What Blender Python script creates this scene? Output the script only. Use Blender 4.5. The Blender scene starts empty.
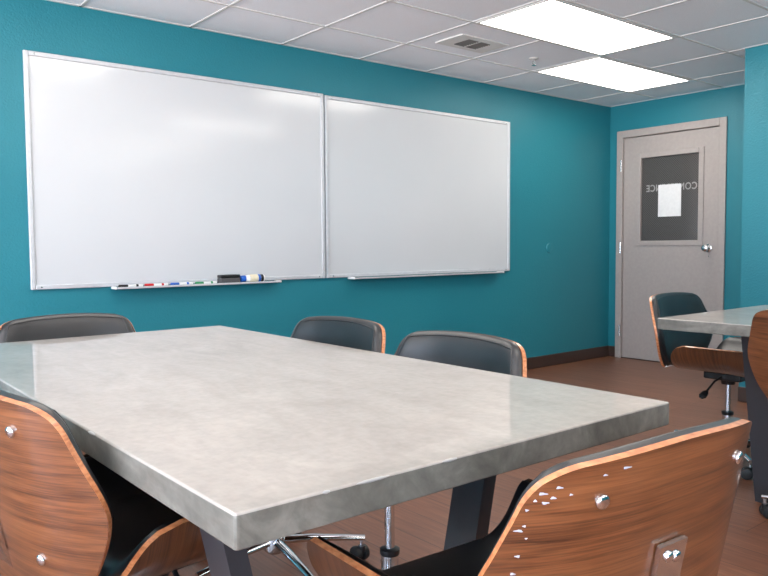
import bpy, bmesh, math, random
from mathutils import Vector, Matrix
random.seed(4)
S = bpy.context.scene
COL = S.collection
PI = math.pi

# ------------------------------------------------------------------ materials
def srgb(r, g, b):
    def f(c):
        c /= 255.0
        return c / 12.92 if c <= .04045 else ((c + .055) / 1.055) ** 2.4
    return (f(r), f(g), f(b), 1)

class NT:
    def __init__(s, name):
        s.m = bpy.data.materials.new(name); s.m.use_nodes = True
        s.t = s.m.node_tree; s.b = s.t.nodes['Principled BSDF']
    def n(s, typ, **kw):
        nd = s.t.nodes.new(typ)
        for k, v in kw.items():
            if k in nd.inputs: nd.inputs[k].default_value = v
            else: setattr(nd, k, v)
        return nd
    def l(s, a, b): s.t.links.new(a, b)
    def coords(s, scale=(1, 1, 1), rot=(0, 0, 0), rnd=False):
        tc = s.n('ShaderNodeTexCoord'); mp = s.n('ShaderNodeMapping')
        mp.inputs['Scale'].default_value = scale; mp.inputs['Rotation'].default_value = rot
        if rnd:
            oi = s.n('ShaderNodeObjectInfo'); mu = s.n('ShaderNodeVectorMath', operation='ADD')
            sc = s.n('ShaderNodeMath', operation='MULTIPLY'); sc.inputs[1].default_value = 7.3
            s.l(oi.outputs['Random'], sc.inputs[0])
            s.l(tc.outputs['Object'], mu.inputs[0]); s.l(sc.outputs[0], mu.inputs[1])
            s.l(mu.outputs[0], mp.inputs['Vector'])
        else: s.l(tc.outputs['Object'], mp.inputs['Vector'])
        return mp.outputs['Vector']
    def noise(s, vec, scale, detail=3, dist=0, rough=.5):
        nd = s.n('ShaderNodeTexNoise'); nd.inputs['Scale'].default_value = scale
        nd.inputs['Detail'].default_value = detail; nd.inputs['Distortion'].default_value = dist
        nd.inputs['Roughness'].default_value = rough
        s.l(vec, nd.inputs['Vector']); return nd.outputs['Fac']
    def ramp(s, fac, stops):
        nd = s.n('ShaderNodeValToRGB'); e = nd.color_ramp.elements
        while len(e) < len(stops): e.new(.5)
        for el, (p, c) in zip(e, stops): el.position = p; el.color = c
        s.l(fac, nd.inputs['Fac']); return nd.outputs['Color']
    def mix(s, a, b, fac, mode='MIX'):
        nd = s.n('ShaderNodeMix', data_type='RGBA', blend_type=mode)
        for sock, v in ((nd.inputs[0], fac), (nd.inputs[6], a), (nd.inputs[7], b)):
            if hasattr(v, 'is_linked'): s.l(v, sock)
            else: sock.default_value = v
        return nd.outputs[2]
    def bump(s, h, strength=.2, dist=.002):
        nd = s.n('ShaderNodeBump'); nd.inputs['Strength'].default_value = strength
        nd.inputs['Distance'].default_value = dist
        s.l(h, nd.inputs['Height']); s.l(nd.outputs['Normal'], s.b.inputs['Normal'])
    def set(s, **kw):
        for k, v in kw.items():
            sock = s.b.inputs[k.replace('_', ' ')]
            if hasattr(v, 'is_linked'): s.l(v, sock)
            else: sock.default_value = v
        return s.m

def plain(name, col, rough=.5, metal=0, **kw):
    n = NT(name); v = n.coords()
    f = n.noise(v, 40, 2)
    a = tuple(c * .96 for c in col[:3]) + (1,); b = tuple(min(1, c * 1.04) for c in col[:3]) + (1,)
    n.set(Base_Color=n.ramp(f, [(.3, a), (.7, b)]), Roughness=rough, Metallic=metal, **kw)
    return n.m

M = {}
def teal():
    n = NT('teal_wall_paint'); v = n.coords()
    big = n.noise(v, 1.2, 2)
    n.set(Base_Color=n.ramp(big, [(.3, srgb(33, 119, 134)), (.7, srgb(37, 124, 138))]), Roughness=.42)
    n.b.inputs['Specular IOR Level'].default_value = .45
    n.bump(n.noise(v, 95, 3, .3), .55, .004)
    return n.m
M['teal'] = teal()
M['bounce_wall'] = plain('white_bounce_paint', srgb(232, 231, 228), .7)  # white invented for the unseen wall, to bounce light onto the ceiling

def floor_mat():
    n = NT('walnut_laminate_planks'); v = n.coords(rot=(0, 0, PI / 2))
    br = n.n('ShaderNodeTexBrick'); n.l(v, br.inputs['Vector'])
    br.offset = .37; br.inputs['Scale'].default_value = 1
    br.inputs['Brick Width'].default_value = 1.25; br.inputs['Row Height'].default_value = .16
    br.inputs['Mortar Size'].default_value = .0016; br.inputs['Bias'].default_value = 0
    br.inputs['Color1'].default_value = (0, 0, 0, 1); br.inputs['Color2'].default_value = (1, 1, 1, 1)
    br.inputs['Mortar'].default_value = (.5, .5, .5, 1)
    tone = n.ramp(br.outputs['Color'], [(0, srgb(104, 65, 47)), (1, srgb(130, 85, 63))])
    v2 = n.coords(scale=(34, 2.2, 1))
    g = n.ramp(n.noise(v2, 1.6, 6, .6, .62), [(.28, srgb(82, 49, 35)), (.55, srgb(134, 88, 65)), (.8, srgb(164, 115, 88))])
    c = n.mix(tone, g, .5)
    c = n.mix(c, srgb(60, 40, 32), br.outputs['Fac'])
    n.set(Base_Color=c, Roughness=.34)
    n.bump(n.noise(v2, 3, 4), .12, .001)
    return n.m
M['floor'] = floor_mat()

def ceiling_mat():
    n = NT('ceiling_tile'); v = n.coords()
    n.set(Base_Color=n.ramp(n.noise(v, 160, 3), [(.35, srgb(234, 235, 241)), (.6, srgb(241, 242, 248))]), Roughness=.9)
    n.bump(n.noise(v, 220, 2), .25, .001)
    return n.m
M['ceiling'] = ceiling_mat()

def wood(name, across, dark=1.0):
    """veneer: long grain along local x (back) or round the cross-section (seat)"""
    n = NT(name)
    def sc(lo, hi): return {'z': (lo, lo * 2, hi), 'y': (lo, hi, lo)}[across]
    k = dark
    D, A, L = (srgb(56 * k, 28 * k, 15 * k), srgb(114 * k, 65 * k, 37 * k), srgb(144 * k, 89 * k, 54 * k))
    v0 = n.coords(scale=sc(.42, 5), rnd=True)                     # slow figure, bent into cathedrals
    fig = n.noise(v0, 1.7, 2, .35, .45)
    mu = n.n('ShaderNodeMath', operation='MULTIPLY'); mu.inputs[1].default_value = 20; n.l(fig, mu.inputs[0])
    fr = n.n('ShaderNodeMath', operation='PINGPONG'); fr.inputs[1].default_value = 1; n.l(mu.outputs[0], fr.inputs[0])
    c = n.ramp(fr.outputs[0], [(.0, D), (.22, A), (.8, L)])
    v1 = n.coords(scale=sc(2.2, 60), rnd=True)
    c = n.mix(c, n.ramp(n.noise(v1, 1.2, 5, .5, .65), [(.36, D), (.5, A), (.64, L)]), .6)
    v2 = n.coords(scale=sc(9, 420), rnd=True)
    c = n.mix(c, n.ramp(n.noise(v2, 1.0, 2, 0, .6), [(.38, D), (.6, L)]), .3)
    c = n.mix(c, n.ramp(n.noise(v0, .9, 2), [(.3, (.82, .8, .78, 1)), (.7, (1, 1, 1, 1))]), .8, 'MULTIPLY')
    n.set(Base_Color=c, Roughness=.34, Coat_Weight=.7, Coat_Roughness=.13)
    return n.m
M['wood_back'] = wood('walnut_veneer_back', 'z', .94)
M['wood_seat'] = wood('walnut_veneer_seat', 'y', .74)
def ply():
    n = NT('plywood_edge'); v = n.coords(scale=(20, 20, 60))
    n.set(Base_Color=n.ramp(n.noise(v, 3, 3), [(.3, srgb(168, 98, 60)), (.7, srgb(214, 145, 98))]), Roughness=.35, Coat_Weight=.4)
    return n.m
M['ply'] = ply()
def leather():
    n = NT('black_leather'); v = n.coords()
    n.set(Base_Color=n.ramp(n.noise(v, 9, 3), [(.3, srgb(19, 20, 23)), (.7, srgb(27, 28, 32))]), Roughness=.42, Coat_Weight=.2, Coat_Roughness=.3)
    n.b.inputs['Specular IOR Level'].default_value = .6
    vo = n.n('ShaderNodeTexVoronoi'); vo.inputs['Scale'].default_value = 380; n.l(v, vo.inputs['Vector'])
    n.bump(vo.outputs['Distance'], .12, .0006)
    return n.m
M['leather'] = leather()
M['chrome'] = plain('polished_chrome', srgb(222, 224, 228), .08, 1)
M['black_plastic'] = plain('black_plastic', srgb(22, 22, 24), .38)
M['rubber'] = plain('black_caster_rubber', srgb(20, 20, 21), .5)

def concrete(name, a, b, c, rough, coat):
    n = NT(name); v = n.coords(); v2 = n.coords(scale=(3.0, .9, 3))
    f = n.mix(n.noise(v, 3.2, 6, .7, .6), n.noise(v2, 4.5, 6, 1.0, .62), .5)
    col = n.ramp(f, [(.32, a), (.5, b), (.68, c)])
    sp = n.ramp(n.noise(v, 70, 3), [(.35, (.86, .86, .86, 1)), (.62, (1, 1, 1, 1))])
    col = n.mix(col, sp, .7, 'MULTIPLY')
    n.set(Base_Color=col, Roughness=rough, Coat_Weight=coat, Coat_Roughness=.05, Coat_IOR=1.5, Specular_IOR_Level=.2)
    n.bump(n.noise(v, 24, 3), .05, .002)
    return n.m
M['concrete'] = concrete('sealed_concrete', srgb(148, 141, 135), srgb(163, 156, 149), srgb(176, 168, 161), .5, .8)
M['concrete_shaded_side'] = concrete('concrete_edge_shaded', srgb(78, 77, 72), srgb(110, 108, 102), srgb(142, 139, 132), .5, .3)  # darker than the top: dim light on the sides put into the colour
M['leg'] = plain('charcoal_powder_coat', srgb(50, 52, 57), .4)
M['pale_chip'] = plain('pale_chip_highlight', srgb(150, 149, 148), .3)  # pale chips that also carry the edge highlights in their colour
M['white_chip'] = plain('chipped_lacquer', srgb(182, 185, 202), .4)

def whiteboard():
    n = NT('whiteboard_enamel'); v = n.coords()
    n.set(Base_Color=n.ramp(n.noise(v, 1.5, 2), [(.3, srgb(200, 202, 205)), (.7, srgb(204, 205, 208))]), Roughness=.32, Coat_Weight=1.0, Coat_Roughness=.13)
    return n.m
M['board'] = whiteboard()
M['alu'] = plain('brushed_aluminium', srgb(204, 205, 209), .4, .3)
M['door'] = plain('taupe_door_paint', srgb(168, 158, 154), .45)
M['paper'] = plain('white_paper', srgb(228, 226, 226), .8)
M['letter'] = plain('pale_vinyl_lettering', srgb(150, 146, 144), .6)
def mesh_glass():
    n = NT('wired_glass_dark_beyond'); v = n.coords(scale=(1, 70, 70), rot=(PI / 4, 0, 0))
    br = n.n('ShaderNodeTexChecker')
    sep = n.n('ShaderNodeSeparateXYZ'); n.l(v, sep.inputs[0])
    hs = []
    for ax in ('Y', 'Z'):
        fr = n.n('ShaderNodeMath', operation='FRACT'); n.l(sep.outputs[ax], fr.inputs[0])
        lt = n.n('ShaderNodeMath', operation='LESS_THAN'); lt.inputs[1].default_value = .3
        n.l(fr.outputs[0], lt.inputs[0]); hs.append(lt.outputs[0])
    mx = n.n('ShaderNodeMath', operation='MAXIMUM'); n.l(hs[0], mx.inputs[0]); n.l(hs[1], mx.inputs[1])
    n.t.nodes.remove(br)
    c = n.mix(srgb(58, 54, 53), srgb(88, 83, 80), mx.outputs[0])  # opaque greys stand in for the dark room behind the glass
    n.set(Base_Color=c, Roughness=.16)
    return n.m
M['wired'] = mesh_glass()
M['base'] = plain('dark_brown_vinyl', srgb(62, 46, 40), .45)
M['white_metal'] = plain('white_enamelled_metal', srgb(214, 212, 210), .5)
M['vent_dark'] = plain('grey_vent_metal', srgb(120, 118, 116), .6)  # one grey for the duct plate and the louvres
M['white_plastic'] = plain('white_plastic', srgb(232, 232, 230), .35)
M['red'] = plain('red_plastic', srgb(205, 40, 40), .35)
M['blue'] = plain('blue_plastic', srgb(30, 95, 190), .35)
M['green'] = plain('green_plastic', srgb(40, 140, 85), .35)
M['felt'] = plain('charcoal_felt', srgb(78, 78, 80), .9)
M['cream'] = plain('cream_label', srgb(230, 220, 190), .5)
M['silver'] = plain('satin_steel', srgb(205, 205, 205), .25, 1)
def emitter():
    n = NT('lit_diffuser')
    n.set(Base_Color=(.9, .9, .9, 1), Roughness=.6, Emission_Color=(1, .94, .86, 1), Emission_Strength=PANEL)
    return n.m
PANEL = 5.4
M['lit'] = emitter()
def glass():
    n = NT('window_glass'); tr = n.n('ShaderNodeBsdfTransparent'); gl = n.n('ShaderNodeBsdfGlossy')
    gl.inputs['Roughness'].default_value = .02
    mx = n.n('ShaderNodeMixShader'); mx.inputs[0].default_value = .06
    n.l(tr.outputs[0], mx.inputs[1]); n.l(gl.outputs[0], mx.inputs[2])
    n.l(mx.outputs[0], n.t.nodes['Material Output'].inputs['Surface']); return n.m
M['glass'] = glass()

# ------------------------------------------------------------------ mesh helpers
class MB:
    """collects geometry and links it as one mesh object"""
    def __init__(s): s.v = []; s.f = []; s.mi = []; s.sm = []
    def add(s, vs, fs, mi=0, smooth=False, mis=None):
        o = len(s.v); s.v += [tuple(v) for v in vs]
        for k, f in enumerate(fs):
            s.f.append([i + o for i in f]); s.mi.append(mis[k] if mis else mi); s.sm.append(smooth[k] if isinstance(smooth, list) else smooth)
    def box(s, a, b, mi=0, mat=None):
        x0, y0, z0 = a; x1, y1, z1 = b
        vs = [Vector(p) for p in ((x0, y0, z0), (x1, y0, z0), (x1, y1, z0), (x0, y1, z0), (x0, y0, z1), (x1, y0, z1), (x1, y1, z1), (x0, y1, z1))]
        if mat: vs = [mat @ v for v in vs]
        s.add(vs, [(3, 2, 1, 0), (4, 5, 6, 7), (0, 1, 5, 4), (1, 2, 6, 5), (2, 3, 7, 6), (3, 0, 4, 7)], mi)
    def bbox(s, a, b, r, seg=3, mi=0, mat=None):
        """bevelled box"""
        bm = bmesh.new(); bmesh.ops.create_cube(bm, size=1)
        for v in bm.verts:
            v.co = Vector([a[i] + (v.co[i] + .5) * (b[i] - a[i]) for i in range(3)])
        bmesh.ops.bevel(bm, geom=bm.edges[:], offset=r, segments=seg, profile=.5, affect='EDGES')
        if mat: bm.transform(mat)
        bm.verts.index_update()
        ar = sorted((f.calc_area() for f in bm.faces), reverse=True)[5]
        s.add([v.co.copy() for v in bm.verts], [[v.index for v in f.verts] for f in bm.faces], mi, [f.calc_area() < ar * .999 for f in bm.faces]); bm.free()
    def tube(s, pts, r, n=12, mi=0, cap=True, flat=1.0, up=None, closed=False):
        pts = [Vector(p) for p in pts]; k = len(pts)
        rs = r if isinstance(r, (list, tuple)) else [r] * k
        vs = []; fs = []
        ref = Vector(up) if up else None
        for i, p in enumerate(pts):
            if closed: d = (pts[(i + 1) % k] - pts[i - 1]).normalized()
            else: d = (pts[min(i + 1, k - 1)] - pts[max(i - 1, 0)]).normalized()
            if ref is None: ref = Vector((0, 0, 1)) if abs(d.z) < .9 else Vector((1, 0, 0))
            a = d.cross(ref).normalized(); b = a.cross(d).normalized()
            if not up: ref = b
            for j in range(n):
                t = 2 * PI * j / n
                vs.append(p + a * rs[i] * math.cos(t) + b * rs[i] * flat * math.sin(t))
        for i in range(k if closed else k - 1):
            for j in range(n):
                q = (i + 1) % k
                fs.append((i * n + j, i * n + (j + 1) % n, q * n + (j + 1) % n, q * n + j))
        if cap and not closed:
            fs.append(list(range(n))[::-1]); fs.append([(k - 1) * n + j for j in range(n)])
        s.add(vs, fs, mi, True)
    def lathe(s, prof, n=24, mi=0, mat=None):
        vs = []; fs = []; k = len(prof)
        for (r, z) in prof:
            for j in range(n):
                t = 2 * PI * j / n; v = Vector((r * math.cos(t), r * math.sin(t), z))
                vs.append(mat @ v if mat else v)
        for i in range(k - 1):
            for j in range(n): fs.append((i * n + j, i * n + (j + 1) % n, (i + 1) * n + (j + 1) % n, (i + 1) * n + j))
        fs.append(list(range(n))[::-1]); fs.append([(k - 1) * n + j for j in range(n)])
        s.add(vs, fs, mi, True)
    def sheet(s, fn, nu, nv, mi=0, rim=0):
        """closed slab between two surfaces: fn(u,v) -> (front point, back point)"""
        A = []; B = []
        for i in range(nu + 1):
            for j in range(nv + 1):
                a, b = fn(i / nu, j / nv); A.append(a); B.append(b)
        w = nv + 1; o = len(A); fs = []; mis = []
        for i in range(nu):
            for j in range(nv):
                q = (i * w + j, i * w + j + 1, (i + 1) * w + j + 1, (i + 1) * w + j)
                fs.append(q); mis.append(mi); fs.append([x + o for x in q[::-1]]); mis.append(mi)
        ring = [i * w for i in range(nu)] + [nu * w + j for j in range(nv)] + [i * w + nv for i in range(nu, 0, -1)] + [j for j in range(nv, 0, -1)]
        for k in range(len(ring)):
            a, b = ring[k], ring[(k + 1) % len(ring)]
            fs.append((a, b, b + o, a + o)); mis.append(rim)
        s.add(A + B, fs, smooth=True, mis=mis)
    def build(s, name, mats, parent=None, loc=None, sharp=35):
        me = bpy.data.meshes.new(name); me.from_pydata(s.v, [], s.f)
        mats = mats if isinstance(mats, (list, tuple)) else [mats]
        for m in mats: me.materials.append(m)
        for p, mi, sm in zip(me.polygons, s.mi, s.sm): p.material_index = mi; p.use_smooth = sm
        bm = bmesh.new(); bm.from_mesh(me); bmesh.ops.recalc_face_normals(bm, faces=bm.faces[:])
        for e in bm.edges:
            if len(e.link_faces) == 2 and e.calc_face_angle(0) > math.radians(sharp): e.smooth = False
        bm.to_mesh(me); bm.free(); me.update()
        o = bpy.data.objects.new(name, me); COL.objects.link(o)
        if parent: o.parent = parent
        if loc: o.location = loc
        return o

def tag(o, label, cat, group=None):
    o['label'] = label; o['category'] = cat
    if group: o['group'] = group
    return o
def thing(name, label, cat, loc=(0, 0, 0), rz=0, group=None):
    o = bpy.data.objects.new(name, None); COL.objects.link(o)
    o.empty_display_size = .1; o.location = loc; o.rotation_euler = (0, 0, rz)
    return tag(o, label, cat, group)
def struct(name, mb, mats, parent=None):
    o = mb.build(name, mats, parent)
    if not parent: o['kind'] = 'structure'
    return o
def copy_thing(root):
    r = root.copy(); COL.objects.link(r)
    for ch in list(root.children):
        c = ch.copy(); COL.objects.link(c); c.parent = r
        for g in list(ch.children):
            d = g.copy(); COL.objects.link(d); d.parent = c
    return r
def ss(a, b, x):
    t = max(0, min(1, (x - a) / (b - a))); return t * t * (3 - 2 * t)
def interp(tab, x):
    if x <= tab[0][0]: return tab[0][1]
    for (a, p), (b, q) in zip(tab, tab[1:]):
        if x <= b: return p + (q - p) * (x - a) / (b - a)
    return tab[-1][1]
def smooth_tab(tab, n=60):
    """Catmull-Rom resample of a table so outlines curve"""
    xs = [t[0] for t in tab]; out = []
    for k in range(len(tab) - 1):
        p0 = tab[max(k - 1, 0)]; p1 = tab[k]; p2 = tab[k + 1]; p3 = tab[min(k + 2, len(tab) - 1)]
        for i in range(6):
            t = i / 6
            out.append(tuple(.5 * ((2 * b) + (c - a) * t + (2 * a - 5 * b + 4 * c - d) * t * t + (3 * b - a - 3 * c + d) * t ** 3) for a, b, c, d in zip(p0, p1, p2, p3)))
    out.append(tab[-1]); return out

# ------------------------------------------------------------------ room
YW, H, XD = 4.098, 2.318, 6.048          # whiteboard wall, ceiling, door wall
XB, YB = 4.95, 2.345                      # face and corner of the projecting wall
XN, YS = -3.2, -3.3                      # window wall, wall behind
m = MB(); m.box((XN - .15, YS - .15, -.1), (XD + .3, YW + .15, 0)); struct('floor', m, M['floor'])
m = MB(); m.box((XN - .15, YW, 0), (XD + .3, YW + .12, H + .1)); struct('wall_left', m, M['teal'])
DY0, DY1, DZ = 3.96, 3.052, 2.018         # door opening
m = MB(); m.box((XD, DY0, 0), (XD + .12, YW, H + .1)); m.box((XD, YB, 0), (XD + .12, DY1, H + .1)); m.box((XD, DY1, DZ), (XD + .12, DY0, H + .1))
struct('wall_back', m, M['teal'])
m = MB(); m.box((XB + .12, YB - .12, 0), (XD + .12, YB, H + .1)); struct('wall_alcove', m, M['teal'])
m = MB(); m.box((XB, YS, 0), (XB + .12, YB, H + .1)); struct('wall_right', m, M['teal'])
m = MB(); m.box((XD + .18, YB - .12, 0), (XD + .3, YW + .12, H + .1)); struct('door_light_block', m, M['base'])  # unseen dark backing added to stop light leaking under the door
m = MB(); m.box((XD - .002, DY1 + .004, .0004), (XD + .12, DY0, .006)); struct('trim_2', m, M['base'])  # threshold added to narrow the gap that leaked light
# window walls out of view: guessed windows, glazed low to light the ceiling
WZ0, WZ1 = .06, 2.2
PORTALS = []
def window_wall(name, mk, lo, hi, wins, first):
    """mk(a, z0, b, z1, d0, d1) -> two box corners for a stretch a..b along the wall, d = depth behind its face"""
    m = MB(); m.box(*mk(lo, 0, hi, WZ0, 0, .15)); m.box(*mk(lo, WZ1, hi, H + .1, 0, .15)); p = lo
    for a, b in wins + [(hi, hi)]:
        m.box(*mk(p, WZ0, a, WZ1, 0, .15)); p = b
    struct(name, m, M['bounce_wall'] if name == 'wall_near' else M['teal'])
    for k, (a, b) in enumerate(wins):
        t = .045; m = MB(); c = (a + b) / 2
        for q in ((a, WZ0, a + t, WZ1), (b - t, WZ0, b, WZ1), (a + t, WZ0, b - t, WZ0 + t), (a + t, WZ1 - t, b - t, WZ1), (c - t / 2, WZ0 + t, c + t / 2, WZ1 - t)): m.box(*mk(*q, .05, .1))
        w = m.build('window_%d' % (first + k), M['white_metal']); w['kind'] = 'structure'
        m = MB(); m.box(*mk(a + t, WZ0 + t, b - t, WZ1 - t, .072, .078)); m.build('window_pane', M['glass'], w)
        m = MB(); m.box(*mk(a, .0005, b, WZ0 - .001, -.02, .0)); m.build('window_sill', M['white_metal'], w)
        PORTALS.append((mk(a, WZ0, b, WZ1, .04, .04)))
def mk_near(a, z0, b, z1, d0, d1): return (XN - d1, a, z0), (XN - d0, b, z1)
def mk_behind(a, z0, b, z1, d0, d1): return (a, YS - d1, z0), (b, YS - d0, z1)
window_wall('wall_near', mk_near, YS - .15, YW, [(-2.6, -.9), (-.3, 1.4), (2.0, 3.5)], 1)
window_wall('wall_behind', mk_behind, XN, XB + .12, [(-2.6, -.9)], 4)  # rear window added for more light on the ceiling
# baseboards
def baseboard(name, a, b):
    m = MB(); m.bbox((a[0], a[1], .0005), (b[0], b[1], .1), .004, 2); struct(name, m, M['base'])
baseboard('baseboard_left', (XN, YW - .012, 0), (XD, YW, 0))
m = MB()
m.bbox((XD - .012, 4.016, .0005), (XD, YW - .012, .1), .004, 2); m.bbox((XD - .012, YB, .0005), (XD, 2.996, .1), .004, 2)
struct('baseboard_back', m, M['base'])
baseboard('baseboard_right', (XB - .012, YS, 0), (XB, YB, 0))
# ceiling: tiles and grid
m = MB(); m.box((XN - .15, YS - .15, H), (XD + .3, YW + .15, H + .1)); ceil = struct('ceiling', m, M['ceiling'])
GX0, T = 1.297, .61
xs = [GX0 + T * k for k in range(-7, 8)]
ys = [3.609, 3.03, 2.463, 1.885, 1.31, .735, .16, -.415, -.99, -1.565, -2.14, -2.715]
m = MB()
for x in xs: m.box((x - .008, YS, H - .004), (x + .008, YW, H + .001))
for y in ys:
    m.box((XN, y - .008, H - .0045), (XD, y + .008, H + .001))
m.box((XN, YW - .018, H - .004), (XD, YW, H + .001)); m.box((XD - .018, YB, H - .004), (XD, YW, H + .001)); m.box((XB - .018, YS, H - .004), (XB, YB, H + .001))
m.build('ceiling_grid', M['white_metal'], ceil)
# door
m = MB(); fw = .06
m.bbox((XD - .018, DY0 - .004, 0.0005), (XD + .0, DY0 + .056, DZ + fw), .004, 2)
m.bbox((XD - .018, DY1 - .056, 0.0005), (XD + .0, DY1 + .004, DZ + fw), .004, 2)
m.bbox((XD - .018, DY1 + .004, DZ - .004), (XD + .0, DY0 - .004, DZ + fw), .004, 2)
m.box((XD - .002, DY0 - .004, .0005), (XD + .12, DY0 - .0, DZ)); m.box((XD - .002, DY1, .0005), (XD + .12, DY1 + .004, DZ)); m.box((XD - .002, DY1, DZ - .004), (XD + .12, DY0, DZ))
m.box((XD + .06, DY1 + .004, .0005), (XD + .09, DY1 + .02, DZ - .004))
struct('trim_1', m, M['door'])
ya, yb, za, zb = 3.236, 3.778, 1.08, 1.816   # glazed opening
dx = XD + .008; dl, dr, dt = DY0 - .008, DY1 + .012, DZ - .009
m = MB()
m.box((dx, dr, .008), (dx + .045, dl, za)); m.box((dx, dr, zb), (dx + .045, dl, dt)); m.box((dx, dr, za), (dx + .045, ya, zb)); m.box((dx, yb, za), (dx + .045, dl, zb))
door = struct('door_1', m, M['door'])
m = MB(); k = .045
for a, b in (((ya - k, za - k), (ya, zb + k)), ((yb, za - k), (yb + k, zb + k)), ((ya, za - k), (yb, za)), ((ya, zb), (yb, zb + k))):
    m.bbox((dx - .012, a[0], a[1]), (dx - .0005, b[0], b[1]), .004, 2)
m.build('glazing_bead', M['door'], door)
m = MB(); m.box((dx + .012, ya, za), (dx + .018, yb, zb)); m.build('wired_glass_pane', M['wired'], door)
for z in (.256, 1.015, 1.764):
    m = MB(); m.tube([(dx - .03, 3.966, z - .052), (dx - .03, 3.966, z + .052)], .009, 12); m.box((dx - .03, 3.9635, z - .048), (dx - .02, 3.9685, z + .048))
    m.build('hinge', M['silver'], door)
m = MB(); mt = Matrix.Translation((dx, 3.144, 1.013)) @ Matrix.Rotation(-PI / 2, 4, 'Y')
m.lathe([(.033, -.0), (.033, .006), (.014, .012), (.012, .035), (.024, .042), (.03, .055), (.026, .068), (.012, .074)], 24, mat=mt)
kn = m.build('door_knob', M['silver'], door)
m = MB(); m.lathe([(.005, -.001), (.005, .004), (.0035, .005)], 12, mat=Matrix.Translation((dx, 3.138, .945)) @ Matrix.Rotation(-PI / 2, 4, 'Y')); m.build('peg', M['silver'], door)
# lettering applied to the far side of the glass: reads mirrored from inside
tc = bpy.data.curves.new('lettering', 'FONT'); tc.body = 'CONFERENCE'; tc.size = .083; tc.extrude = .0006; tc.offset = .0016
tc.align_x = 'CENTER'; tc.align_y = 'CENTER'; tc.space_character = 1.08
to = bpy.data.objects.new('lettering_curve', tc); COL.objects.link(to)
bpy.context.view_layer.update()
tme = bpy.data.meshes.new_from_object(to.evaluated_get(bpy.context.evaluated_depsgraph_get()))
bpy.data.objects.remove(to); bpy.data.curves.remove(tc)
wx = [v.co.x for v in tme.vertices]; wscale = .474 / (max(wx) - min(wx))
for v in tme.vertices:
    x, y, z = v.co; v.co = (dx + .0105 + z, 3.494 + x * wscale, 1.54 + y)
tme.materials.clear(); tme.materials.append(M['letter']); tme.name = 'lettering'
bm = bmesh.new(); bm.from_mesh(tme); bmesh.ops.recalc_face_normals(bm, faces=bm.faces[:]); bm.to_mesh(tme); bm.free()
lo = bpy.data.objects.new('lettering', tme); COL.objects.link(lo); lo.parent = door; lo['label'] = 'pale mirrored lettering on the door glass'
m = MB(); m.box((dx + .004, 3.398, 1.289), (dx + .0085, 3.612, 1.567))
tag(m.build('paper_sheet', M['paper']), 'blank white paper sheet taped to the dark window of the grey door', 'paper')
# round cover on the wall
m = MB(); m.lathe([(.043, 0), (.043, .004), (.039, .009), (.03, .011), (.006, .011), (.004, .009)], 28, mat=Matrix.Translation((5.165, YW, 1.022)) @ Matrix.Rotation(PI / 2, 4, 'X'))
tag(m.build('wall_cover_plate', M['teal']), 'small round teal cover plate on the wall between whiteboard and door', 'cover plate')

# ------------------------------------------------------------------ ceiling fittings
def panel(x0, x1, y0, y1, label):
    t = thing('ceiling_light', label, 'ceiling light', ((x0 + x1) / 2, (y0 + y1) / 2, H), 0, 'lit ceiling panels')
    hx, hy = (x1 - x0) / 2, (y1 - y0) / 2
    m = MB(); w = .016; ix, iy = hx - .012, hy - .012
    for a, b in (((-ix, -iy), (-ix + w, iy)), ((ix - w, -iy), (ix, iy)), ((-ix + w, -iy), (ix - w, -iy + w)), ((-ix + w, iy - w), (ix - w, iy))):
        m.box((a[0], a[1], -.009), (b[0], b[1], -.0005))
    m.build('frame', M['white_metal'], t)
    m = MB(); m.bbox((-ix + w, -iy + w, -.0065), (ix - w, iy - w, -.001), .001, 1); m.build('diffuser', M['lit'], t)
panel(GX0 + 3 * T, GX0 + 5 * T, 2.463, 3.03, 'larger lit white ceiling panel nearer the camera, in front of the smaller-looking one')
panel(GX0 + 5 * T, GX0 + 7 * T, 3.03, 3.609, 'farther lit white ceiling panel, closest to the grey door')
panel(GX0 + 3 * T, GX0 + 5 * T, .735, 1.31, 'lit ceiling panel showing as the blurred glow on the left whiteboard')
for (a, y0, y1) in ((-5, 2.463, 3.03), (-5, .735, 1.31), (-5, -.99, -.415), (-1, 2.463, 3.03), (-1, .735, 1.31), (-1, -.99, -.415), (3, -.99, -.415), (3, -2.715, -2.14), (-1, -2.715, -2.14)):  # panels out of view, added to light the room; one inferred from whiteboard glare
    panel(GX0 + a * T, GX0 + (a + 2) * T, y0, y1, 'unseen lit ceiling panel, added to light the room')
v = thing('ceiling_vent', 'white square air vent with grey louvres in the ceiling', 'vent', (3.45, 3.345, H))
m = MB()
for a, b in (((-.205, -.12), (-.1, .12)), ((.1, -.12), (.205, .12)), ((-.1, -.12), (.1, -.07)), ((-.1, .07), (.1, .12))):
    m.box((a[0], a[1], -.008), (b[0], b[1], -.0005))
m.box((-.008, -.07, -.008), (.008, .07, -.0005))
m.build('face_plate', M['white_metal'], v)
m = MB(); m.box((-.1, -.07, -.002), (.1, .07, -.0006)); m.build('duct', M['vent_dark'], v)
for k in range(7):
    for s_ in (-1, 1):
        m = MB(); m.box((-.044, -.001, -.006), (.044, .001, .006), mat=Matrix.Translation((s_ * .054, -.06 + k * .02, -.0065)) @ Matrix.Rotation(.7, 4, 'X'))
        m.build('louvre', M['vent_dark'], v)
t = thing('sprinkler_head', 'small chrome sprinkler head hanging from the ceiling tile', 'sprinkler', (4.056, 3.354, H))
m = MB(); m.lathe([(.032, -.0005), (.032, -.004), (.024, -.008), (.012, -.010)], 20); m.build('escutcheon', M['white_metal'], t)
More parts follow.
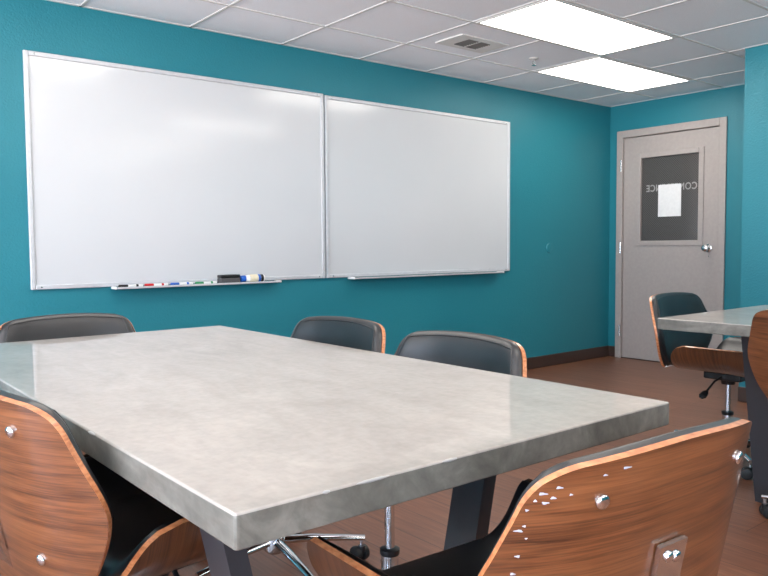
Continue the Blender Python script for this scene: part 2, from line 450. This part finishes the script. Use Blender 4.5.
m = MB(); m.tube([(0, 0, -.008), (0, 0, -.026)], .008, 10); m.tube([(-.012, 0, -.024), (-.014, 0, -.036), (0, 0, -.046)], .0025, 6); m.tube([(.012, 0, -.024), (.014, 0, -.036), (0, 0, -.046)], .0025, 6)
m.build('sprinkler_body', M['silver'], t)
m = MB(); m.lathe([(.016, -.047), (.017, -.049)], 16); m.build('deflector', M['silver'], t)

# ------------------------------------------------------------------ whiteboards
def board(x0, x1, z0, z1, label, tx0, tx1):
    t = thing('whiteboard', label, 'whiteboard', ((x0 + x1) / 2, YW, (z0 + z1) / 2), 0, 'whiteboards on the teal wall')
    hx, hz = (x1 - x0) / 2, (z1 - z0) / 2; w = .024
    m = MB(); m.box((-hx + w, -.012, -hz + w), (hx - w, -.002, hz - w)); m.build('writing_surface', M['board'], t)
    m = MB()
    for a, b in (((-hx, -hz), (-hx + w, hz)), ((hx - w, -hz), (hx, hz)), ((-hx + w, -hz), (hx - w, -hz + w)), ((-hx + w, hz - w), (hx - w, hz))):
        m.bbox((a[0], -.02, a[1]), (b[0], -.001, b[1]), .004, 2)
    m.build('frame', M['alu'], t)
    cx = (x0 + x1) / 2
    m = MB(); a, b = tx0 - cx, tx1 - cx
    m.bbox((a, -.078, -hz - .012), (b, -.001, -hz - .006), .002, 2); m.bbox((a, -.08, -hz - .012), (b, -.076, -hz - .001), .002, 2)
    m.build('marker_tray', M['alu'], t)
    for e0, e1 in ((a - .006, a - .0005), (b + .0005, b + .006)):
        m = MB(); m.bbox((e0, -.08, -hz - .013), (e1, -.001, -hz + .002), .002, 2); m.build('tray_end_cap', M['white_plastic'], t)
    for sx in (-1, 1):
        for sz in (-1, 1):
            m = MB(); m.lathe([(.004, 0), (.004, .0015), (.002, .002)], 10, mat=Matrix.Translation((sx * (hx - .05), -.0201, sz * (hz - .012))) @ Matrix.Rotation(PI / 2, 4, 'X')); m.build('screw', M['silver'], t)
board(1.006, 2.822, .842, 2.046, 'larger-looking left whiteboard with markers and an eraser on its tray', 1.42, 2.44)
board(2.832, 4.643, .842, 2.04, 'right whiteboard with an empty tray, next to the left one', 3.02, 4.50)
TZ = .842 - .006                       # tray top
TY = YW - .05
def marker(px, cap, label, flip=1):
    t = thing('marker', label, 'marker', (px, TY, TZ + .0085), 0, 'dry-erase markers on the tray')
    R = Matrix.Rotation(PI / 2, 4, 'Y')
    m = MB(); m.lathe([(.006, -.065), (.008, -.063), (.008, .03), (.0065, .032)], 16, mat=Matrix.Translation((.04, 0, 0)) @ R); m.build('barrel', M['white_plastic'], t)
    m = MB(); m.lathe([(.007, -.06), (.0085, -.058), (.0085, -.012), (.0075, -.01)], 16, mat=R); m.build('cap', M[cap], t)
    m = MB(); m.lathe([(.0083, .034), (.0083, .047)], 16, mat=R); m.build('label_band', M[cap], t)
for px, c, n_ in ((1.50, 'black_plastic', 'black'), (1.645, 'red', 'red'), (1.795, 'blue', 'blue'), (1.945, 'green', 'green')):
    marker(px, c, '%s-capped white dry-erase marker lying on the left whiteboard tray' % n_)
t = thing('whiteboard_eraser', 'dark grey felt whiteboard eraser on the tray beside the blue-capped bottle', 'eraser', (2.10, TY + .002, TZ))
m = MB(); m.bbox((-.064, -.024, .0005), (.064, .024, .032), .004); m.build('felt_pad', M['felt'], t)
m = MB(); m.bbox((-.064, -.024, .0325), (.064, .024, .052), .004); m.build('grip', M['black_plastic'], t)
t = thing('cleaner_bottle', 'small white cleaner bottle with a blue cap lying on the tray', 'bottle', (2.265, TY + .003, TZ + .0245))
R = Matrix.Rotation(PI / 2, 4, 'Y')
m = MB(); m.lathe([(.014, -.055), (.021, -.048), (.0235, -.04), (.0235, .066), (.02, .072)], 20, mat=R); m.build('bottle_body', M['white_plastic'], t)
m = MB(); m.lathe([(.016, -.09), (.0195, -.088), (.0195, -.056), (.016, -.054)], 20, mat=R); m.build('cap', M['blue'], t)
m = MB(); m.lathe([(.0239, -.03), (.0239, .025)], 20, mat=R); m.build('cream_label', M['cream'], t)
m = MB(); m.lathe([(.0239, .026), (.0239, .042)], 20, mat=R); m.build('blue_stripe', M['blue'], t)
m = MB(); m.lathe([(.0239, .043), (.0239, .062)], 20, mat=R); m.build('dark_stripe', M['black_plastic'], t)

# ------------------------------------------------------------------ tables
def table(x0, x1, y0, y1, label, inset, chips=()):
    cx, cy = (x0 + x1) / 2, (y0 + y1) / 2; hx, hy = (x1 - x0) / 2, (y1 - y0) / 2
    t = thing('conference_table', label, 'table', (cx, cy, 0), 0, 'concrete conference tables')
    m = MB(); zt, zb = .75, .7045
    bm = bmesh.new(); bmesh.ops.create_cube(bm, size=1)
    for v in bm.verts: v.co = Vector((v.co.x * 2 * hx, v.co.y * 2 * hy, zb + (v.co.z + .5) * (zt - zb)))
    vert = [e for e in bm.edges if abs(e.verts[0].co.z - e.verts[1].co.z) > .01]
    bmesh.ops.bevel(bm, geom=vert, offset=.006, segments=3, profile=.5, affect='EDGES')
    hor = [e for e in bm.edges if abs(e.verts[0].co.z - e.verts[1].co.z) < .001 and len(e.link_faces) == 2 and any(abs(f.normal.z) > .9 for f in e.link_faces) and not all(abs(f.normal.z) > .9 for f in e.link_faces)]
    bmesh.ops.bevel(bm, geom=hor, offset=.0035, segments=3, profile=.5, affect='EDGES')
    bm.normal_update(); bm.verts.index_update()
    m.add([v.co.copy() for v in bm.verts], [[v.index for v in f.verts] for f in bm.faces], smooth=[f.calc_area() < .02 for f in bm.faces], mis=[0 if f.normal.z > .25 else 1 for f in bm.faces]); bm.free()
    m.build('tabletop', [M['concrete'], M['concrete_shaded_side']], t, sharp=28)
    for (px, py, ln, along) in chips:
        m = MB(); mt = Matrix.Translation((px - cx, py - cy, .7475)) @ Matrix.Diagonal((ln if along == 'x' else .004, ln if along == 'y' else .0032, .0022, 1))
        bm = bmesh.new(); bmesh.ops.create_icosphere(bm, subdivisions=2, radius=1); bm.transform(mt); bm.verts.index_update()
        m.add([v.co.copy() for v in bm.verts], [[v.index for v in f.verts] for f in bm.faces], smooth=True); bm.free()
        m.build('edge_chip', M['pale_chip'], t)
    for sy in (-1, 1):
        ins_ = inset[(sy + 1) // 2]; ya_ = sy * (hy - ins_); yb_ = sy * (hy - ins_ - .083); lo_, hi_ = min(ya_, yb_), max(ya_, yb_)
        m = MB(); m.bbox((-.36, lo_, .694), (.36, hi_, .7042), .002, 1); m.build('mounting_plate', M['leg'], t)
        for sx in (-1, 1):
            xt = sx * (.368 if sx < 0 else .295); xb = xt - sx * .15; w = .036 * sx
            vs = [(xt, lo_, .694), (xt - w, lo_, .694), (xt - w, hi_, .694), (xt, hi_, .694), (xb, lo_, .001), (xb - w, lo_, .001), (xb - w, hi_, .001), (xb, hi_, .001)]
            m = MB(); m.add(vs, [(0, 1, 2, 3), (7, 6, 5, 4), (0, 4, 5, 1), (1, 5, 6, 2), (2, 6, 7, 3), (3, 7, 4, 0)])
            m.build('leg', M['leg'], t)
X0, X1, Y0, Y1 = .397, 1.333, .763, 2.650
table(X0, X1, Y0, Y1, 'long polished grey concrete conference table in front of the whiteboards', (.27, .20),
      chips=((X0 + .001, 1.262, .018, 'y'), (.60, Y0 + .0005, .03, 'x'), (.525, Y0 + .0005, .006, 'x'), (.74, Y0 + .0005, .016, 'x')))
table(2.799, 3.77, -.22, 1.666, 'second grey concrete table at the right edge of the photo', (.29, .29))

# ------------------------------------------------------------------ chair (faces +y, origin on the floor under the gas lift)
BZ0, BZ1 = .445, .79
WT = smooth_tab([(.445, .150), (.455, .178), (.475, .200), (.52, .238), (.57, .264), (.615, .277), (.65, .274), (.69, .261), (.73, .248), (.755, .240), (.772, .229), (.782, .216), (.788, .196), (.79, .178)])
def back_y(x, z):
    lean = -.287 - .2 * (z - .6)
    return lean + .0765 * (abs(x) / .283) ** 2.8
def crown(x, z): return z + .013 * ss(.6, .79, z) * max(0, 1 - (x / .215) ** 2)
def back_n(x, z):
    e = .004; dx_ = (back_y(x + e, z) - back_y(x - e, z)) / (2 * e); dz_ = (back_y(x, z + e) - back_y(x, z - e)) / (2 * e)
    return Vector((-dx_, 1, -dz_)).normalized()
def vmap(v):                                # denser rows near the rounded corners
    return .5 - .5 * math.cos(PI * v)
TH = .011
def back_shell(u, v):
    z = BZ0 + (BZ1 - BZ0) * vmap(v); x = (2 * u - 1) * interp(WT, z)
    p = Vector((x, back_y(x, z), crown(x, z))); n = back_n(x, z)
    return p + n * TH * .5, p - n * TH * .5
def back_cush(u, v):
    z = BZ0 + .006 + (BZ1 - BZ0 - .007) * vmap(v); x = (2 * u - 1) * (interp(WT, z) - .004)
    p = Vector((x, back_y(x, z), crown(x, z))); n = back_n(x, z)
    e = (1 - abs(2 * u - 1) ** 10) * (1 - abs(2 * vmap(v) - 1) ** 8)
    return p + n * (TH * .5 + .012 + .022 * max(0, e) ** .6), p + n * (TH * .5 + .0006)
SW = .262
def seat_cs(s):
    """cross-section: s in -1..1 -> x, z, inward normal, height fraction"""
    a = abs(s); sg = 1 if s >= 0 else -1
    flat, rad, up = .12, .13, .035
    arc = rad * 1.25; L = flat + arc + up; d = a * L
    if d <= flat: x, z, t = d, 0, 0
    elif d <= flat + arc:
        t = (d - flat) / rad; x = flat + rad * math.sin(t); z = rad * (1 - math.cos(t))
    else:
        t = 1.25; k = d - flat - arc
        x = flat + rad * math.sin(t) + k * math.cos(t); z = rad * (1 - math.cos(t)) + k * math.sin(t)
    return Vector((sg * x, 0, z)), Vector((-sg * math.sin(t), 0, math.cos(t))), z / .1222
SZ = .452
def seat_pt(s, w, ins=0.0):
    c, n, q = seat_cs(s * (1 - ins / .35)); q = min(1, q)
    rear = .085 + .09 * max(0, 1 - q ** 2.6) ** .5 - ins
    front = .175 + .028 * max(0, 1 - q ** 5) ** .5 - ins
    y = -rear + (rear + front) * w
    z = SZ + c.z - .006 * ss(.05, .19, y) * (1 - q)
    return Vector((c.x, y, z)), n, q
def smap(u): 
    t = 2 * u - 1; return math.copysign(abs(t) ** .8, t)
def seat_shell(u, v):
    p, n, q = seat_pt(2 * u - 1, vmap(v)); return p + n * TH * .5, p - n * TH * .5
def seat_cush(u, v):
    p, n, q = seat_pt(2 * u - 1, vmap(v), .007)
    e = (1 - abs(2 * u - 1) ** 10) * (1 - abs(2 * vmap(v) - 1) ** 8)
    return p + n * (TH * .5 + .01 + (.030 - .012 * q) * max(0, e) ** .6), p + n * (TH * .5 + .0006)

def dome_bolt(mb, p, n, r=.0095):
    q = Vector((0, 0, 1)).rotation_difference(n).to_matrix().to_4x4()
    mb.lathe([(r, -.001), (r, .0015)] + [(r * math.cos(a_), .0015 + .0042 * math.sin(a_)) for a_ in (.2, .4, .6, .8, 1.0, 1.2, 1.35, 1.5)], 24, mat=Matrix.Translation(p) @ q)

def make_chair():
    t = thing('office_chair', 'x', 'chair')
    m = MB(); m.sheet(back_shell, 44, 48, 0, 1); bs = m.build('back_shell', [M['wood_back'], M['ply']], t, sharp=50)
    for x, z in ((-.148, .748), (.148, .748), (-.142, .535), (.142, .535)):
        m = MB(); n = back_n(x, z); dome_bolt(m, Vector((x, back_y(x, z), z)) - n * TH * .5, -n); m.build('bolt', M['chrome'], bs)
    m = MB(); m.sheet(back_cush, 44, 40); bc = m.build('back_cushion', M['leather'], t, sharp=80)
    m = MB(); pts = []
    N = 40
    for k in range(N): pts.append((k / N, 1))
    ring = [(.03 + .94 * i / 30, .955) for i in range(31)] + [(.97, .955 - .9 * i / 40) for i in range(1, 41)] + [(.97 - .94 * i / 30, .055) for i in range(1, 31)] + [(.03, .055 + .9 * i / 40) for i in range(1, 40)]
    m.tube([back_cush(u, math.acos(1 - 2 * v) / PI)[0] for u, v in ring], .0022, 6, closed=True); m.build('piping', M['leather'], bc)
    m = MB(); m.sheet(seat_shell, 60, 30, 0, 1); m.build('seat_shell', [M['wood_seat'], M['ply']], t, sharp=50)
    m = MB(); m.sheet(seat_cush, 60, 30); m.build('seat_cushion', M['leather'], t, sharp=80)
    # bracket: bent flat bar from under the seat up the back
    path = [(-.05, SZ - .012), (-.16, SZ - .012), (-.225, SZ - .010), (-.25, SZ + .004), (-.267, SZ + .035)]
    for z in (.52, .57, .62, .665): path.append((back_y(0, z) - TH * .5 - .0045, z))
    m = MB(); vs = []; fs = []; w = .029; th = .0035; ox = -.007
    for i, (y, z) in enumerate(path):
        a = Vector(path[max(i - 1, 0)]); b = Vector(path[min(i + 1, len(path) - 1)]); d = (b - a).normalized(); n = Vector((-d.y, d.x))
        for sx in (-1, 1):
            for sn in (-1, 1): vs.append((ox + sx * w, y + n.x * th * sn, z + n.y * th * sn))
    for i in range(len(path) - 1):
        o = i * 4; p = o + 4
        fs += [(o, o + 1, p + 1, p), (o + 3, o + 2, p + 2, p + 3), (o + 2, o, p, p + 2), (o + 1, o + 3, p + 3, p + 1)]
    fs += [(0, 2, 3, 1), (len(vs) - 4, len(vs) - 3, len(vs) - 1, len(vs) - 2)]
    m.add(vs, fs, smooth=True); br = m.build('bracket', M['chrome'], t, sharp=40)
    for x, z in ((-.0165, .648), (.0015, .644), (-.016, .56), (.002, .556)):
        m = MB(); n = back_n(x, z); dome_bolt(m, Vector((x, back_y(0, z) - TH * .5 - .008, z)), -n, .0078); m.build('bracket_bolt', M['chrome'], br)
    m = MB(); m.bbox((-.07, -.09, SZ - .05), (.07, .09, SZ - .014), .008); m.lathe([(.03, SZ - .075), (.034, SZ - .052)], 20)
    me = m.build('tilt_mechanism', M['black_plastic'], t)
    m = MB(); m.tube([(.07, 0, SZ - .035), (.115, -.01, SZ - .05), (.16, -.03, SZ - .1)], .005, 8); m.build('lever', M['black_plastic'], me)
    m = MB(); m.tube([(.152, -.026, SZ - .092), (.16, -.03, SZ - .1), (.175, -.038, SZ - .117), (.182, -.042, SZ - .125)], [.007, .019, .023, .011], 12, flat=.6); m.build('lever_paddle', M['black_plastic'], me)
    m = MB(); m.tube([(0, 0, .22), (0, 0, SZ - .06)], .0135, 20); m.build('gas_lift', M['chrome'], t)
    m = MB(); m.tube([(0, 0, .105), (0, 0, .232)], .024, 24); sl = m.build('lift_sleeve', M['chrome'], t)
    m = MB(); m.lathe([(.0255, .228), (.027, .232), (.027, .243), (.016, .247)], 24); m.build('collar', M['black_plastic'], sl)
    m = MB(); m.lathe([(.026, .062), (.034, .07), (.036, .085), (.034, .115), (.027, .122)], 24); m.build('base_hub', M['chrome'], t)
    return t
proto = make_chair()
def add_base(t, ang0, cast):
    """five chrome spokes, each with its caster"""
    for k in range(5):
        a = ang0 + k * 2 * PI / 5; d = Vector((math.cos(a), math.sin(a), 0))
        m = MB(); m.tube([d * .028 + Vector((0, 0, .1)), d * .12 + Vector((0, 0, .098)), d * .24 + Vector((0, 0, .088)), d * .298 + Vector((0, 0, .082))], [.0165, .0155, .0125, .011], 12, flat=.8)
        sp = m.build('base_spoke', M['chrome'], t)
        c = d * .288
        m = MB(); m.tube([c + Vector((0, 0, .05)), c + Vector((0, 0, .08))], .006, 10); m.build('caster_stem', M['chrome'], sp)
        b = a + cast + k * 1.3; e = Vector((math.cos(b), math.sin(b), 0)); s_ = Vector((-e.y, e.x, 0))
        m = MB(); cc = c + e * .012
        for sg in (-1, 1):
            q = Vector((0, 0, 1)).rotation_difference(s_ * sg).to_matrix().to_4x4()
            m.lathe([(.022, 0.006), (.0255, .008), (.0265, .018), (.024, .024), (.012, .026)], 20, mat=Matrix.Translation(cc + Vector((0, 0, .0268))) @ q)
        m.build('caster_wheel', M['rubber'], sp)
        m = MB(); q = Vector((0, 0, 1)).rotation_difference(s_).to_matrix().to_4x4()
        m.lathe([(.019, -.0055), (.019, .0055)], 14, mat=Matrix.Translation(cc + Vector((0, 0, .03))) @ q)
        m.tube([c + Vector((0, 0, .036)), c + Vector((0, 0, .056))], .012, 12)
        m.build('caster_housing', M['black_plastic'], sp)

CH = [  # x, y, facing (world angle of the direction it faces), base angle (world), dz, label
    (.838, 2.66, -1.60, -PI / 2, 0, 'dark leather chair at the head of the long table, below the left whiteboard'),
    (1.225, 2.080, 3.20, -.47, .003, 'dark leather chair behind the long table, below the gap between the two whiteboards'),
    (1.25, 1.520, 3.19, .942, -.004, 'dark leather chair behind the long table, below the right whiteboard'),
    (.90, .805, 1.518, PI / 2, .01, 'walnut chair with chipped pale corner, seen from behind at the long table'),
    (.556, 1.412, .119, .3, .031, 'silver-bolted walnut chair at the left edge of the photo, under the long table'),
    (3.54, 1.728, -1.56, 3.93, .0, 'black and walnut chair in front of the grey door at the second table'),
    (2.96, .985, .0, 1.75, .03, 'walnut chair cut off by the right edge of the photo, at the second table'),
]
chairs = []
for i, (x, y, f, ba, dz, lab) in enumerate(CH):
    c = proto if i == 0 else copy_thing(proto)
    chairs.append(c)
for c, (x, y, f, ba, dz, lab) in zip(chairs, CH):
    c.location = (x, y, 0); c.rotation_euler = (0, 0, f - PI / 2)
    add_base(c, ba - (f - PI / 2), .8 + x)
    tag(c, lab, 'chair', 'bentwood office chairs')
    if dz:
        for ch in c.children:
            if ch.name.split('.')[0] in ('back_shell', 'back_cushion', 'seat_shell', 'seat_cushion', 'bracket', 'tilt_mechanism', 'gas_lift'): ch.location.z += dz
# chipped lacquer on the near chair's left corner
shell = [c for c in chairs[3].children if c.name.startswith('back_shell')][0]
for (x, z, a, b) in ((-.222, .766, .010, .0022), (-.21, .760, .007, .002), (-.218, .7545, .008, .0022), (-.205, .772, .008, .002), (-.229, .758, .004, .002), (-.236, .747, .004, .002), (-.241, .722, .010, .002), (-.236, .7275, .004, .0018), (-.238, .690, .006, .002), (-.24, .668, .006, .002), (-.232, .712, .003, .0015), (-.12, .786, .012, .0018), (-.19, .762, .004, .0016), (-.15, .781, .006, .0015)):
    n = back_n(x, z); bm = bmesh.new(); bmesh.ops.create_icosphere(bm, subdivisions=2, radius=1)
    q = Vector((0, 0, 1)).rotation_difference(-n).to_matrix().to_4x4()
    ph = random.random() * 6
    for v in bm.verts:
        an = math.atan2(v.co.y, v.co.x); k = 1 + .3 * math.sin(3 * an + ph); v.co.x *= k; v.co.y *= k
    # local x runs along the panel
    xa = Vector((1, 0, 0)) - n * n.x; xa.normalize(); za = n.cross(xa).normalized()
    mt = Matrix((xa * a * .55, za * b * .75, -n * .0006)).transposed().to_4x4(); mt.translation = Vector((x, back_y(x, z), z)) - n * TH * .5
    bm.transform(mt); bm.verts.index_update()
    m = MB(); m.add([v.co.copy() for v in bm.verts], [[v.index for v in f.verts] for f in bm.faces], smooth=True); bm.free()
    m.build('lacquer_chip', M['white_chip'], shell)

# ------------------------------------------------------------------ daylight, camera, view
w = bpy.data.worlds.new('daylight'); S.world = w; w.use_nodes = True
bg = w.node_tree.nodes['Background']; bg.inputs[1].default_value = 7.4
tcw = w.node_tree.nodes.new('ShaderNodeTexCoord'); sp = w.node_tree.nodes.new('ShaderNodeSeparateXYZ'); cr = w.node_tree.nodes.new('ShaderNodeValToRGB'); ma = w.node_tree.nodes.new('ShaderNodeMath'); ma.operation = 'MULTIPLY_ADD'; ma.inputs[1].default_value = .5; ma.inputs[2].default_value = .5
w.node_tree.links.new(tcw.outputs['Generated'], sp.inputs[0]); w.node_tree.links.new(sp.outputs['Z'], ma.inputs[0]); w.node_tree.links.new(ma.outputs[0], cr.inputs[0]); w.node_tree.links.new(cr.outputs[0], bg.inputs[0])
cr.color_ramp.elements[0].position = .46; cr.color_ramp.elements[0].color = (1.95, 1.96, 2.0, 1)      # lower half made brighter than the sky, added to light the ceiling
cr.color_ramp.elements[1].position = .53; cr.color_ramp.elements[1].color = (.6, .8, 1.06, 1)      # sky
for a, b in PORTALS:
    near = a[0] == b[0]
    L = bpy.data.lights.new('daylight_portal', 'AREA'); L.shape = 'RECTANGLE'; L.size = b[2] - a[2]; L.size_y = (b[1] - a[1]) if near else (b[0] - a[0]); L.cycles.is_portal = True
    o = bpy.data.objects.new('daylight_portal', L); COL.objects.link(o); o.location = [(p + q) / 2 for p, q in zip(a, b)]
    zd = Vector((-1, 0, 0)) if near else Vector((0, -1, 0)); xd = Vector((0, 0, 1)); yd = zd.cross(xd)
    o.matrix_world = Matrix((xd, yd, zd)).transposed().to_4x4(); o.location = [(p + q) / 2 for p, q in zip(a, b)]
cd = bpy.data.cameras.new('camera'); cam = bpy.data.objects.new('camera', cd); COL.objects.link(cam)
Rv = Vector((0.7754625644192159, -0.6313511030829456, -0.0073209166312140405)); Uv = Vector((0.04170988607749545, 0.039654120440184557, 0.9983425444883722)); Fv = Vector((0.6300143622075418, 0.7744826243164291, -0.05708386851082471))
mt = Matrix((Rv, Uv, -Fv)).transposed().to_4x4(); mt.translation = (0, 0, 1.05645)
cam.matrix_world = mt
cd.sensor_width = 36; cd.sensor_fit = 'HORIZONTAL'; cd.lens = 748.13 / 768 * 36; cd.clip_start = .02
S.camera = cam
vs = S.view_settings; S.display_settings.display_device = 'sRGB'
vs.view_transform = 'Standard'; vs.look = 'None'; vs.gamma = 1; vs.use_curve_mapping = False; vs.exposure = .68
S.cycles.max_bounces = 8; S.cycles.diffuse_bounces = 5; S.cycles.use_denoising = True; S.cycles.caustics_reflective = False; S.cycles.caustics_refractive = False
S.cycles.sample_clamp_indirect = 6
